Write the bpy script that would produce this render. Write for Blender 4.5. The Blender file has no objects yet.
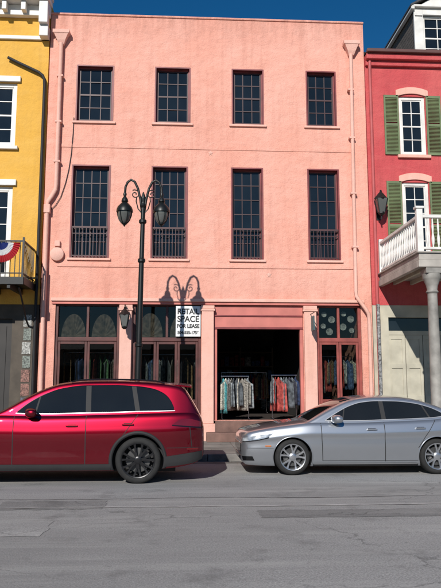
import bpy, bmesh, math, random
import numpy as np
from mathutils import Vector, Matrix
random.seed(7)
scene=bpy.context.scene
COL=scene.collection

# ---------------------------------------------------------------- materials
def newmat(name):
    m=bpy.data.materials.new(name); m.use_nodes=True
    nt=m.node_tree; b=nt.nodes.get('Principled BSDF')
    return m,nt,b
def setin(b,k,v):
    if k in b.inputs: b.inputs[k].default_value=v
def rgba(c): return (c[0],c[1],c[2],1.0)
def plain(name,c,rough=.6,metal=0.0,var=.15,scale=3.0,bump=0.0,bscale=60,coat=0.0,spec=.5):
    m,nt,b=newmat(name)
    tc=nt.nodes.new('ShaderNodeTexCoord'); nz=nt.nodes.new('ShaderNodeTexNoise')
    nz.inputs['Scale'].default_value=scale; nz.inputs['Detail'].default_value=6
    nt.links.new(tc.outputs['Object'],nz.inputs['Vector'])
    mr=nt.nodes.new('ShaderNodeMapRange'); mr.inputs['From Min'].default_value=.3; mr.inputs['From Max'].default_value=.7
    nt.links.new(nz.outputs['Fac'],mr.inputs['Value'])
    mx=nt.nodes.new('ShaderNodeMix'); mx.data_type='RGBA'
    mx.inputs['A'].default_value=rgba([x*(1-var) for x in c]); mx.inputs['B'].default_value=rgba([min(1,x*(1+var)) for x in c])
    nt.links.new(mr.outputs['Result'],mx.inputs['Factor']); nt.links.new(mx.outputs['Result'],b.inputs['Base Color'])
    setin(b,'Roughness',rough); setin(b,'Metallic',metal); setin(b,'Coat Weight',coat); setin(b,'Coat Roughness',.03); setin(b,'Specular IOR Level',spec)
    if bump>0:
        n2=nt.nodes.new('ShaderNodeTexNoise'); n2.inputs['Scale'].default_value=bscale; n2.inputs['Detail'].default_value=4
        nt.links.new(tc.outputs['Object'],n2.inputs['Vector'])
        bp=nt.nodes.new('ShaderNodeBump'); bp.inputs['Strength'].default_value=bump; bp.inputs['Distance'].default_value=.02
        nt.links.new(n2.outputs['Fac'],bp.inputs['Height']); nt.links.new(bp.outputs['Normal'],b.inputs['Normal'])
    return m
def stucco(name,c,dirt,light,amt=.5,bump=.5,grime=None):
    m,nt,b=newmat(name); L=nt.links.new; N=nt.nodes.new
    tc=N('ShaderNodeTexCoord')
    def noise(scale,vec=(1,1,1),det=6,rough=.6,dist=0):
        mp=N('ShaderNodeMapping'); mp.inputs['Scale'].default_value=vec
        L(tc.outputs['Object'],mp.inputs['Vector'])
        n=N('ShaderNodeTexNoise'); n.inputs['Scale'].default_value=scale; n.inputs['Detail'].default_value=det; n.inputs['Roughness'].default_value=rough; n.inputs['Distortion'].default_value=dist
        L(mp.outputs['Vector'],n.inputs['Vector']); return n.outputs['Fac']
    def ramp(src,a,bb):
        r=N('ShaderNodeMapRange'); r.inputs['From Min'].default_value=a; r.inputs['From Max'].default_value=bb
        L(src,r.inputs['Value']); return r.outputs['Result']
    def mul(a,k):
        mm=N('ShaderNodeMath'); mm.operation='MULTIPLY'; L(a,mm.inputs[0])
        if isinstance(k,(int,float)): mm.inputs[1].default_value=k
        else: L(k,mm.inputs[1])
        return mm.outputs[0]
    def mix(fac,A,B,mult=1.0):
        if mult!=1.0: fac=mul(fac,mult)
        x=N('ShaderNodeMix'); x.data_type='RGBA'; L(fac,x.inputs['Factor'])
        for k,v in (('A',A),('B',B)):
            if isinstance(v,tuple): x.inputs[k].default_value=v
            else: L(v,x.inputs[k])
        return x.outputs['Result']
    col=mix(ramp(noise(.55,(1,1,1)),.40,.60),rgba(c),rgba(light),amt)
    col=mix(ramp(noise(1.3,(2.6,2.6,.22),7,.7),.50,.75),col,rgba(dirt),amt*.9)
    col=mix(ramp(noise(7,(1,1,.7),8,.7),.5,.75),col,rgba(dirt),amt*.45)
    col=mix(ramp(noise(2.2,(.5,.5,1.6)),.52,.68),col,rgba(light),amt*.6)
    if grime:
        sp=N('ShaderNodeSeparateXYZ'); L(tc.outputs['Object'],sp.inputs[0])
        for (za,zb,k) in grime:
            r=N('ShaderNodeMapRange'); r.inputs['From Min'].default_value=za; r.inputs['From Max'].default_value=zb; L(sp.outputs['Z'],r.inputs['Value'])
            col=mix(mul(r.outputs['Result'],ramp(noise(3.5,(1.6,1.6,.25),6,.7),.35,.7)),col,rgba([x*.55 for x in dirt]),k)
    L(col,b.inputs['Base Color']); setin(b,'Roughness',.9); setin(b,'Specular IOR Level',.2)
    add=N('ShaderNodeMath'); add.operation='ADD'
    L(noise(34,(1,1,1),5),add.inputs[0]); L(mul(noise(2.6,(1,1,1),3),3.5),add.inputs[1])
    bp=N('ShaderNodeBump'); bp.inputs['Strength'].default_value=bump; bp.inputs['Distance'].default_value=.03
    L(add.outputs[0],bp.inputs['Height']); L(bp.outputs['Normal'],b.inputs['Normal'])
    return m
def glassmat(name,c=(.012,.015,.02),rough=.03,wav=.0,var=.6):
    m,nt,b=newmat(name); N=nt.nodes.new; L=nt.links.new
    tc=N('ShaderNodeTexCoord'); nz=N('ShaderNodeTexNoise'); nz.inputs['Scale'].default_value=1.1; nz.inputs['Detail'].default_value=2
    L(tc.outputs['Object'],nz.inputs['Vector'])
    mx=N('ShaderNodeMix'); mx.data_type='RGBA'; mx.inputs['A'].default_value=rgba([x*(1-var) for x in c]); mx.inputs['B'].default_value=rgba([x*(1+var) for x in c])
    L(nz.outputs['Fac'],mx.inputs['Factor']); L(mx.outputs['Result'],b.inputs['Base Color'])
    setin(b,'Roughness',rough); setin(b,'IOR',1.5)
    if wav>0:
        bp=N('ShaderNodeBump'); bp.inputs['Strength'].default_value=wav; bp.inputs['Distance'].default_value=.02
        L(nz.outputs['Fac'],bp.inputs['Height']); L(bp.outputs['Normal'],b.inputs['Normal'])
    return m
def clearglass(name,tint=(.62,.66,.64)):
    m=bpy.data.materials.new(name); m.use_nodes=True; nt=m.node_tree; nt.nodes.clear(); N=nt.nodes.new; L=nt.links.new
    o=N('ShaderNodeOutputMaterial'); t=N('ShaderNodeBsdfTransparent'); t.inputs[0].default_value=rgba(tint)
    g=N('ShaderNodeBsdfGlossy'); g.inputs['Roughness'].default_value=.02; f=N('ShaderNodeFresnel'); f.inputs[0].default_value=1.5
    x=N('ShaderNodeMixShader'); L(f.outputs[0],x.inputs[0]); L(t.outputs[0],x.inputs[1]); L(g.outputs[0],x.inputs[2]); L(x.outputs[0],o.inputs[0])
    return m
def asphalt(name='asphalt',k=1.0,off=0.0):
    m,nt,b=newmat(name); N=nt.nodes.new; L=nt.links.new
    tc=N('ShaderNodeTexCoord')
    def noise(scale,vec=(1,1,1),det=5,rough=.6,dist=0):
        mp=N('ShaderNodeMapping'); mp.inputs['Scale'].default_value=vec; mp.inputs['Location'].default_value=(off,off,0); L(tc.outputs['Object'],mp.inputs['Vector'])
        n=N('ShaderNodeTexNoise'); n.inputs['Scale'].default_value=scale; n.inputs['Detail'].default_value=det; n.inputs['Roughness'].default_value=rough; n.inputs['Distortion'].default_value=dist
        L(mp.outputs['Vector'],n.inputs['Vector']); return n.outputs['Fac']
    def rng(s,a,bb,c=0,d=1):
        r=N('ShaderNodeMapRange'); r.inputs['From Min'].default_value=a; r.inputs['From Max'].default_value=bb; r.inputs['To Min'].default_value=c; r.inputs['To Max'].default_value=d
        L(s,r.inputs['Value']); return r.outputs['Result']
    def sc(v): return (v[0]*k,v[1]*k,v[2]*k,1)
    def mix(f,A,B):
        x=N('ShaderNodeMix'); x.data_type='RGBA'; L(f,x.inputs['Factor'])
        for kk,v in (('A',A),('B',B)):
            if isinstance(v,tuple): x.inputs[kk].default_value=sc(v)
            else: L(v,x.inputs[kk])
        return x.outputs['Result']
    fine=noise(48,(1,1,1),4,.9)
    base=mix(rng(fine,.32,.70),(.155,.155,.152,1),(.56,.55,.53,1))
    c=mix(rng(noise(.45,(.3,1.1,1),5,.6),.38,.62,0,.6),base,(.225,.222,.215,1))
    c=mix(rng(noise(1.6,(.12,1.6,1),5,.65),.5,.70,0,.45),c,(.50,.49,.465,1))
    c=mix(rng(noise(1.1,(1,1,1),6,.7),.55,.70,0,.6),c,(.14,.138,.133,1))
    c=mix(rng(noise(8,(1,1,1),4,.7),.60,.70,0,.4),c,(.13,.128,.125,1))
    vo=N('ShaderNodeTexVoronoi'); vo.feature='DISTANCE_TO_EDGE'; vo.inputs['Scale'].default_value=.42
    mp=N('ShaderNodeMapping'); mp.inputs['Scale'].default_value=(.45,1,1); L(tc.outputs['Object'],mp.inputs['Vector'])
    nn=N('ShaderNodeTexNoise'); nn.inputs['Scale'].default_value=2.2; nn.inputs['Detail'].default_value=6; L(tc.outputs['Object'],nn.inputs['Vector'])
    va=N('ShaderNodeVectorMath'); va.operation='MULTIPLY_ADD'; va.inputs[1].default_value=(.6,.6,.6); L(nn.outputs['Color'],va.inputs[0]); L(mp.outputs['Vector'],va.inputs[2])
    L(va.outputs['Vector'],vo.inputs['Vector'])
    crack=rng(vo.outputs['Distance'],.0,.006,.55,0)
    gate=rng(noise(.35,(1,1,1),3),.47,.56,0,1)
    mm=N('ShaderNodeMath'); mm.operation='MULTIPLY'; L(crack,mm.inputs[0]); L(gate,mm.inputs[1])
    c=mix(mm.outputs[0],c,(.07,.07,.07,1))
    L(c,b.inputs['Base Color']); setin(b,'Roughness',.9); setin(b,'Specular IOR Level',.25)
    bp=N('ShaderNodeBump'); bp.inputs['Strength'].default_value=.8; bp.inputs['Distance'].default_value=.012
    L(fine,bp.inputs['Height']); L(bp.outputs['Normal'],b.inputs['Normal'])
    return m
def carpaint(name,c,metal=.5,rough=.28,flake=.1):
    m,nt,b=newmat(name); N=nt.nodes.new; L=nt.links.new
    tc=N('ShaderNodeTexCoord'); nz=N('ShaderNodeTexNoise'); nz.inputs['Scale'].default_value=900; L(tc.outputs['Object'],nz.inputs['Vector'])
    mx=N('ShaderNodeMix'); mx.data_type='RGBA'; mx.inputs['A'].default_value=rgba([x*(1-flake) for x in c]); mx.inputs['B'].default_value=rgba([x*(1+flake) for x in c])
    L(nz.outputs['Fac'],mx.inputs['Factor'])
    sp=N('ShaderNodeSeparateXYZ'); L(tc.outputs['Object'],sp.inputs[0])
    n2=N('ShaderNodeTexNoise'); n2.inputs['Scale'].default_value=5; n2.inputs['Detail'].default_value=5; L(tc.outputs['Object'],n2.inputs['Vector'])
    mr=N('ShaderNodeMapRange'); mr.inputs['From Min'].default_value=.55; mr.inputs['From Max'].default_value=.2; mr.inputs['To Max'].default_value=.18; L(sp.outputs['Z'],mr.inputs['Value'])
    mu=N('ShaderNodeMath'); mu.operation='MULTIPLY'; L(mr.outputs['Result'],mu.inputs[0]); L(n2.outputs['Fac'],mu.inputs[1])
    m3=N('ShaderNodeMix'); m3.data_type='RGBA'; m3.inputs['B'].default_value=(.16,.14,.12,1); L(mx.outputs['Result'],m3.inputs['A']); L(mu.outputs[0],m3.inputs['Factor'])
    L(m3.outputs['Result'],b.inputs['Base Color'])
    setin(b,'Metallic',metal); setin(b,'Roughness',rough); setin(b,'Coat Weight',1.0); setin(b,'Coat Roughness',.012)
    return m

PINK=stucco('pink_stucco',(.76,.36,.275),(.53,.23,.17),(.80,.43,.345),.66,.6,[(5.2,3.9,.3),(11.7,12.65,.5),(2.2,.2,.5)])
PINKTRIM=stucco('pale_pink_plaster',(.75,.42,.335),(.5,.28,.22),(.78,.49,.42),.5,.25)
YEL=stucco('yellow_stucco',(.70,.385,.07),(.50,.28,.07),(.75,.45,.12),.5,.4)
REDW=stucco('rose_brick_paint',(.53,.085,.09),(.35,.055,.06),(.60,.14,.13),.55,.5)
WHITE=plain('white_wood_paint',(.70,.68,.64),.55,var=.15)
CREAM=plain('cream_paint',(.46,.43,.34),.7,var=.2,scale=2,bump=.1)
REDTRIM=plain('crimson_wood_paint',(.19,.032,.034),.5,var=.3)
MUNT=plain('dark_maroon_paint',(.05,.018,.02),.5,var=.2)
SALMON=plain('salmon_metal_paint',(.52,.16,.13),.55,var=.16,scale=2)
REDDOOR=plain('red_brown_door',(.085,.022,.018),.5,var=.35,scale=4)
REDDOOR2=plain('brick_red_door',(.27,.06,.048),.5,var=.3,scale=4)
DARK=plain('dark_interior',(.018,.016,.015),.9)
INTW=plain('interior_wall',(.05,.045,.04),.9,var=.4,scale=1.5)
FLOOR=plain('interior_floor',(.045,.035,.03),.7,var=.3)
BLACK=plain('black_iron',(.010,.011,.011),.45,metal=.2,bump=.1,bscale=90)
DGREEN=plain('dark_green_iron',(.008,.010,.010),.42,metal=.2)
GREENSH=plain('green_shutter_paint',(.13,.17,.08),.6,var=.2)
SLATE=plain('grey_siding',(.12,.10,.085),.8,var=.3,scale=8)
ROOFM=plain('slate_roof',(.05,.05,.055),.8,var=.3,scale=12,bump=.3)
WGLASS=glassmat('old_window_glass',(.010,.014,.018),.03,.35)
SGLASS=clearglass('shop_glass',(.48,.52,.50))
CGLASS=glassmat('car_glass',(.011,.012,.012),.01,0,.5)
SIDEWALK=plain('sidewalk_concrete',(.20,.185,.165),.9,var=.35,scale=1.7,bump=.25,bscale=45)
KERB=plain('kerb_granite',(.17,.16,.15),.85,var=.4,scale=5,bump=.3)
STEP=plain('brown_step_paint',(.17,.095,.075),.8,var=.35,scale=3,bump=.2)
ASPH=asphalt()
ASPH2=asphalt('asphalt_patch_dark',.74,5.3)
ASPH3=asphalt('asphalt_patch_light',1.13,9.7)
RUBBER=plain('tyre_rubber',(.016,.016,.016),.85,var=.3,scale=9)
GBLK=plain('gloss_black_trim',(.006,.006,.007),.05)
SBLK=plain('satin_black_wheel',(.020,.020,.022),.3,metal=.4)
MBLK=plain('matt_black_trim',(.014,.014,.015),.7)
CHROME=plain('chrome',(.6,.6,.62),.18,metal=1.0,var=.03)
SATIN=plain('satin_chrome',(.42,.42,.43),.4,metal=.8,var=.05)
ALLOY=plain('alloy_silver',(.50,.51,.53),.3,metal=.85,var=.05)
RLENS=plain('red_lens',(.12,.002,.004),.06,coat=1)
HLENS=plain('headlamp_lens',(.36,.39,.41),.08,coat=1,metal=.3,var=.5,scale=14)
AMBER=plain('amber_lens',(.6,.17,.02),.1,coat=1)
REDP=carpaint('crimson_car_paint',(.21,.0025,.014),.95,.36)
SILP=carpaint('silver_car_paint',(.42,.44,.47),.8,.3,.06)
SIGNW=plain('sign_white',(.76,.76,.75),.5,var=.05)
SIGNK=plain('sign_black',(.012,.012,.012),.5)
LGLASS=glassmat('lantern_glass',(.10,.105,.10),.1)
BRED=plain('bunting_red',(.45,.02,.03),.8); BBLUE=plain('bunting_blue',(.02,.04,.2),.8); BWHT=plain('bunting_white',(.65,.65,.65),.8)
BRAKE=plain('brake_steel',(.12,.12,.12),.4,metal=.8)

# ---------------------------------------------------------------- helpers
def root(name,loc=(0,0,0)):
    e=bpy.data.objects.new(name,None); e.empty_display_size=.3; COL.objects.link(e); return e
def link(name,me,mats,parent):
    o=bpy.data.objects.new(name,me)
    for m in (mats if isinstance(mats,(list,tuple)) else [mats]): me.materials.append(m)
    COL.objects.link(o)
    if parent is not None: o.parent=parent
    return o
def mesh(name,V,Fc,mat,parent,smooth=False,ang=None,recalc=False):
    me=bpy.data.meshes.new(name); me.from_pydata([tuple(v) for v in V],[],Fc); me.update()
    if recalc or ang:
        bm=bmesh.new(); bm.from_mesh(me)
        bmesh.ops.recalc_face_normals(bm,faces=bm.faces)
        if ang: sharp(bm,ang)
        bm.to_mesh(me); bm.free()
    elif smooth:
        for p in me.polygons: p.use_smooth=True
    return link(name,me,mat,parent)
def sharp(bm,deg):
    a=math.radians(deg)
    for f in bm.faces: f.smooth=True
    for e in bm.edges:
        if len(e.link_faces)==2:
            try: e.smooth = e.calc_face_angle()<a
            except Exception: pass
def boxes(name,L,mat,parent,bevel=0.0):
    V=[];F=[]
    for (x0,x1,y0,y1,z0,z1) in L:
        b=len(V)
        V+=[(x0,y0,z0),(x1,y0,z0),(x1,y1,z0),(x0,y1,z0),(x0,y0,z1),(x1,y0,z1),(x1,y1,z1),(x0,y1,z1)]
        F+=[(b,b+3,b+2,b+1),(b+4,b+5,b+6,b+7),(b,b+1,b+5,b+4),(b+1,b+2,b+6,b+5),(b+2,b+3,b+7,b+6),(b+3,b,b+4,b+7)]
    me=bpy.data.meshes.new(name); me.from_pydata(V,[],F); me.update()
    if bevel>0:
        bm=bmesh.new(); bm.from_mesh(me)
        bmesh.ops.bevel(bm,geom=bm.edges[:],offset=bevel,segments=2,affect='EDGES',profile=.5)
        bm.to_mesh(me); bm.free()
    return link(name,me,mat,parent)
def tube(name,pts,r,mat,parent,n=10,radii=None):
    pts=[Vector(p) for p in pts]; V=[];F=[]
    up=Vector((0.13,.31,.94)).normalized()
    for i,p in enumerate(pts):
        t=(pts[min(i+1,len(pts)-1)]-pts[max(i-1,0)]).normalized()
        a=t.cross(up)
        if a.length<.05: a=t.cross(Vector((1,0,0)))
        if i>0 and a.dot(pa)<0: a=-a
        a.normalize(); pa=a.copy(); b=t.cross(a).normalized(); rr=radii[i] if radii else r
        for k in range(n):
            q=2*math.pi*k/n; V.append(p+a*math.cos(q)*rr+b*math.sin(q)*rr)
    for i in range(len(pts)-1):
        for k in range(n):
            F.append((i*n+k,i*n+(k+1)%n,(i+1)*n+(k+1)%n,(i+1)*n+k))
    F.append(tuple(range(n))); F.append(tuple(range((len(pts)-1)*n,len(pts)*n)))
    return mesh(name,V,F,mat,parent,ang=50)
def revolve(name,prof,c,mat,parent,n=24,axis='Z',ang=40,caps=True):
    V=[];F=[]
    for (r,h) in prof:
        for k in range(n):
            q=2*math.pi*k/n
            if axis=='Z': V.append((c[0]+r*math.cos(q),c[1]+r*math.sin(q),c[2]+h))
            else: V.append((c[0]+r*math.cos(q),c[1]+h,c[2]+r*math.sin(q)))
    m=len(prof)
    for i in range(m-1):
        for k in range(n): F.append((i*n+k,i*n+(k+1)%n,(i+1)*n+(k+1)%n,(i+1)*n+k))
    if caps: F.append(tuple(range(n))); F.append(tuple(range((m-1)*n,m*n)))
    return mesh(name,V,F,mat,parent,ang=ang)
def wall(name,x0,x1,z0,z1,ops,y0,y1,mat,parent):
    xs=sorted(set([x0,x1]+[o[0] for o in ops]+[o[1] for o in ops])); zs=sorted(set([z0,z1]+[o[2] for o in ops]+[o[3] for o in ops]))
    def hole(i,j):
        if i<0 or j<0 or i>=len(xs)-1 or j>=len(zs)-1: return True
        cx=(xs[i]+xs[i+1])/2; cz=(zs[j]+zs[j+1])/2
        return any(o[0]<cx<o[1] and o[2]<cz<o[3] for o in ops)
    V=[];F=[];idx={}
    def v(x,y,z):
        k=(round(x,4),round(y,4),round(z,4))
        if k not in idx: idx[k]=len(V); V.append(k)
        return idx[k]
    for i in range(len(xs)-1):
        for j in range(len(zs)-1):
            if hole(i,j): continue
            a,b,c,d=xs[i],xs[i+1],zs[j],zs[j+1]
            F.append((v(a,y0,c),v(b,y0,c),v(b,y0,d),v(a,y0,d)))
            F.append((v(a,y1,c),v(a,y1,d),v(b,y1,d),v(b,y1,c)))
            if hole(i-1,j): F.append((v(a,y0,c),v(a,y0,d),v(a,y1,d),v(a,y1,c)))
            if hole(i+1,j): F.append((v(b,y0,c),v(b,y1,c),v(b,y1,d),v(b,y0,d)))
            if hole(i,j-1): F.append((v(a,y0,c),v(a,y1,c),v(b,y1,c),v(b,y0,c)))
            if hole(i,j+1): F.append((v(a,y0,d),v(b,y0,d),v(b,y1,d),v(a,y1,d)))
    return mesh(name,V,F,mat,parent)
def window(tag,x0,x1,z0,z1,y,cols,rows,fm,mm,gm,parent,fw=.07,mw=.024,mid=None,fd=.09):
    boxes(tag+'_frame',[(x0,x0+fw,y,y+fd,z0,z1),(x1-fw,x1,y,y+fd,z0,z1),(x0+fw,x1-fw,y,y+fd,z1-fw,z1),(x0+fw,x1-fw,y,y+fd,z0,z0+fw)],fm,parent,.008)
    a,b,c,d=x0+fw,x1-fw,z0+fw,z1-fw; L=[]
    for i in range(1,cols):
        x=a+(b-a)*i/cols; L.append((x-mw/2,x+mw/2,y+.035,y+.065,c,d))
    for j in range(1,rows):
        z=c+(d-c)*j/rows; w=mw*(1.9 if mid and j==mid else 1); L.append((a,b,y+.03,y+.068,z-w/2,z+w/2))
    e=.035
    L+=[(a,a+e,y+.028,y+.07,c,d),(b-e,b,y+.028,y+.07,c,d),(a+e,b-e,y+.026,y+.07,c,c+e),(a+e,b-e,y+.026,y+.07,d-e,d)]
    boxes(tag+'_muntins',L,mm,parent)
    V=[];F=[]
    for i in range(cols):
        for j in range(rows):
            xa=a+(b-a)*i/cols; xb=a+(b-a)*(i+1)/cols; za=c+(d-c)*j/rows; zb=c+(d-c)*(j+1)/rows
            t=[random.uniform(-.006,.006) for _ in range(3)]; k=len(V)
            V+=[(xa,y+.05+t[0],za),(xb,y+.05+t[1],za),(xb,y+.05+t[1]+t[2],zb),(xa,y+.05+t[0]+t[2],zb)]
            F.append((k,k+1,k+2,k+3))
    mesh(tag+'_glass',V,F,gm,parent)

# ================================================================= GROUND
def sheet(name,x0,x1,y0,y1,z,mat,parent=None):
    return mesh(name,[(x0,y0,z),(x1,y0,z),(x1,y1,z),(x0,y1,z)],[(0,1,2,3)],mat,parent)
GROUNDM=plain('far_ground',(.12,.115,.10),.95,var=.3,scale=.05)
sheet('ground',-600,600,-600,600,-.03,GROUNDM)
sheet('road',-120,120,-26,-3.5,0,ASPH)
# irregular repair patches
def patch(name,x0,x1,y0,y1,mat,parent):
    P=[];n=26
    for k in range(n): P.append((x0+(x1-x0)*k/n,y0+random.uniform(-.03,.03),.004))
    for k in range(8): P.append((x1+random.uniform(-.03,.03),y0+(y1-y0)*k/8,.004))
    for k in range(n): P.append((x1-(x1-x0)*k/n,y1+random.uniform(-.03,.03),.004))
    for k in range(8): P.append((x0+random.uniform(-.03,.03),y1-(y1-y0)*k/8,.004))
    return mesh(name,P,[tuple(range(len(P)))],mat,parent)
rp=root('road_patch')
patch('patch_1',1.0,6.2,-9.7,-9.2,ASPH2,rp); patch('patch_2',-9.0,-1.6,-10.6,-9.75,ASPH3,rp); patch('patch_3',-2.6,-1.1,-9.0,-8.35,ASPH2,rp)
sw=root('sidewalk')
L=[]; x=-30.0
while x<30:
    w=1.25
    L.append((x+.006,x+w-.006,-3.38,-1.75,.0,.15+random.uniform(-.003,.003))); L.append((x+.006,x+w-.006,-1.738,.02,.0,.155+random.uniform(-.003,.003))); x+=w
boxes('slabs',L,SIDEWALK,sw,.006)
boxes('joint_bed',[(-30,30,-3.385,.0,.0,.14)],STEP,sw)
kb=root('kerb'); L=[]; x=-30.0
while x<30:
    w=random.uniform(1.6,2.3); L.append((x+.005,x+w-.005,-3.56,-3.392,-.02,.158+random.uniform(-.003,.003))); x+=w
boxes('kerb_stones',L,KERB,kb,.015)
sheet('gutter',-30,30,-3.95,-3.56,.004,plain('gutter_concrete',(.15,.145,.13),.9,var=.55,scale=3,bump=.2))
def strip(name,pts,w,z,mat,parent=None):
    V=[];F=[]
    for i,(x,y) in enumerate(pts):
        j=random.uniform(.4,1.5); V+=[(x,y-w/2*j,z),(x,y+w/2*j,z)]
    for i in range(len(pts)-1): F.append((2*i,2*i+2,2*i+3,2*i+1))
    return mesh(name,V,F,mat,parent)
seam=root('road_seam')
TAR=plain('tar_seam',(.16,.158,.155),.85,var=.6,scale=5)
DUST=plain('dusty_joint',(.46,.45,.43),.9,var=.4,scale=4)
strip('tar_line',[(x*.2-12,-8.2+.05*math.sin(x*.33)+random.uniform(-.025,.025)) for x in range(120)],.024,.008,TAR,seam)
strip('dust_line',[(x*.2-12,-9.0+.02*math.sin(x*.16)+x*.0016+random.uniform(-.01,.01)) for x in range(120)],.03,.012,DUST,seam)
lt=root('gutter_leaves'); V=[];F=[]
for i in range(260):
    x=random.uniform(-6,8); y=-3.6-abs(random.gauss(0,.25)) if random.random()<.8 else random.uniform(-3.3,-.6); z=.012 if y<-3.56 else .168
    a=random.uniform(0,6.28); s=random.uniform(.012,.03); k=len(V)
    for q,rr,dz in ((0,1,0),(1.57,.45,.006),(3.14,1,0),(4.71,.45,.004)): V.append((x+s*rr*math.cos(a+q),y+s*rr*math.sin(a+q),z+dz))
    F.append((k,k+1,k+2,k+3))
mesh('leaves',V,F,plain('dry_leaf',(.16,.10,.05),.9,var=.5,scale=4),lt)

# ================================================================= PINK BUILDING
pb=root('pink_building')
PX0,PX1=-4.02,5.38; TOP=12.6
topw=[(-3.22,-2.13),(-.92,.13),(1.36,2.31),(3.59,4.50)]
midw=[(-3.27,-2.16),(-.98,.07),(1.33,2.27),(3.58,4.52)]
ops=[(a,b,9.3,11.04) for a,b in topw]+[(a,b,5.24,7.98) for a,b in midw]
GZ=3.98
ops+= [(-3.60,-1.81,.7,GZ),(-1.45,.477,.7,GZ),(.84,3.38,.7,GZ),(3.77,5.06,.7,GZ)]
wall('front_wall',PX0,PX1,.0,TOP,ops,0,.32,PINK,pb)
boxes('side_walls',[(PX0,PX0+.3,.325,11,0,TOP-.4),(PX1-.3,PX1,.325,11,0,TOP-.4),(PX0,PX1,11.003,11.3,0,TOP-.4)],PINK,pb)
boxes('roof',[(PX0+.31,PX1-.31,.33,11,TOP-.9,TOP-.8)],ROOFM,pb)
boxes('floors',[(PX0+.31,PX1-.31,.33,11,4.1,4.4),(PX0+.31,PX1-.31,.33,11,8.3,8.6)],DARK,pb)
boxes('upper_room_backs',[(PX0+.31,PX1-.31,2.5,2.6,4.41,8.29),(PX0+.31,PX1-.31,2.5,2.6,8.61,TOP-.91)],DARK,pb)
boxes('parapet_cap',[(PX0-.02,PX1+.02,-.035,.36,TOP+.002,TOP+.07)],PINK,pb,.02)
boxes('string_course',[(PX0+.42,PX1-.45,-.016,-.002,8.50,8.60)],PINK,pb,.007)
boxes('sill_course',[(PX0+.42,PX1-.45,-.024,-.002,4.98,5.07)],PINK,pb,.011)
GUARD=plain('guard_iron',(.06,.02,.022),.5)
for i,(a,b) in enumerate(topw):
    window('top_window_%d'%(i+1),a,b,9.3,11.04,.10,3,4,REDTRIM,MUNT,WGLASS,pb,mid=2)
    boxes('top_sill_%d'%(i+1),[(a-.08,b+.08,-.06,.10,9.23,9.297)],PINKTRIM,pb,.01)
    boxes('top_casing_%d'%(i+1),[(a-.004,a+.035,-.012,.098,9.3,11.04),(b-.035,b+.004,-.012,.098,9.3,11.04),(a+.035,b-.035,-.012,.098,11.005,11.044)],REDTRIM,pb)
for i,(a,b) in enumerate(midw):
    window('tall_window_%d'%(i+1),a,b,5.24,7.98,.12,4 if i<2 else 3,6,REDTRIM,MUNT,WGLASS,pb)
    boxes('tall_sill_%d'%(i+1),[(a-.06,b+.06,-.06,.12,5.17,5.237)],PINKTRIM,pb,.01)
    boxes('tall_casing_%d'%(i+1),[(a-.004,a+.04,-.012,.118,5.24,7.98),(b-.04,b+.004,-.012,.118,5.24,7.98),(a+.04,b-.04,-.012,.118,7.945,7.984)],REDTRIM,pb)
    L=[(a+.045,b-.045,.02,.05,6.12,6.17),(a+.045,b-.045,.02,.05,5.30,5.33),(a+.045,b-.045,.02,.05,5.95,5.97)]
    n=int((b-a-.1)/.095)
    for k in range(n+1):
        x=a+.06+(b-a-.12)*k/n; L.append((x-.009,x+.009,.026,.044,5.25,6.12))
    boxes('window_guard_%d'%(i+1),L,GUARD,pb)
boxes('shop_fascia',[(-3.72,5.14,-.10,-.002,4.0,4.09)],PINKTRIM,pb,.012)
boxes('shop_fascia_lower',[(-3.70,5.12,-.05,-.002,3.92,3.997)],SALMON,pb,.01)
def pilaster(tag,a,b):
    boxes(tag,[(a,b,-.09,-.002,.62,3.74),(a-.04,b+.04,-.12,-.002,3.742,3.80),(a-.02,b+.02,-.105,-.002,3.802,3.90),(a-.04,b+.04,-.125,-.002,.15,.618)],PINKTRIM,pb,.012)
pilaster('pilaster_1',-1.80,-1.47); pilaster('pilaster_2',.49,.83); pilaster('pilaster_3',3.40,3.75)
boxes('base_band',[(PX0,-1.85,-.05,-.002,.15,.66),(-1.42,.44,-.05,-.002,.15,.66),(3.81,5.3,-.05,-.002,.15,.66)],STEP,pb,.01)
boxes('door_stoop',[(.62,3.62,-.55,-.13,.15,.40),(.87,3.36,-.13,.02,.15,.69)],STEP,pb,.02)
boxes('shutter_housing',[(.845,3.375,.05,.30,3.26,3.915)],SALMON,pb,.01)
boxes('shutter_trim',[(.845,3.375,.02,.047,3.60,3.64),(.845,3.375,.02,.047,3.24,3.30)],REDTRIM,pb,.005)
boxes('shutter_tracks',[(.845,.93,.04,.2,.7,3.235),(3.29,3.375,.04,.2,.7,3.235)],SALMON,pb,.005)
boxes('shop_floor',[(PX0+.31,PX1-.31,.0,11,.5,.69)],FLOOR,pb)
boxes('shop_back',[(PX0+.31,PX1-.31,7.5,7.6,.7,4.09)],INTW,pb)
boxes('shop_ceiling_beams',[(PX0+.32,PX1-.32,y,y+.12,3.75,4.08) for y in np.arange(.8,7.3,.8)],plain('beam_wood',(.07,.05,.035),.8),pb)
boxes('shop_partitions',[(.55,.62,.4,7.4,.7,3.7),(3.55,3.62,.4,7.4,.7,3.7)],DARK,pb)
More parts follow.
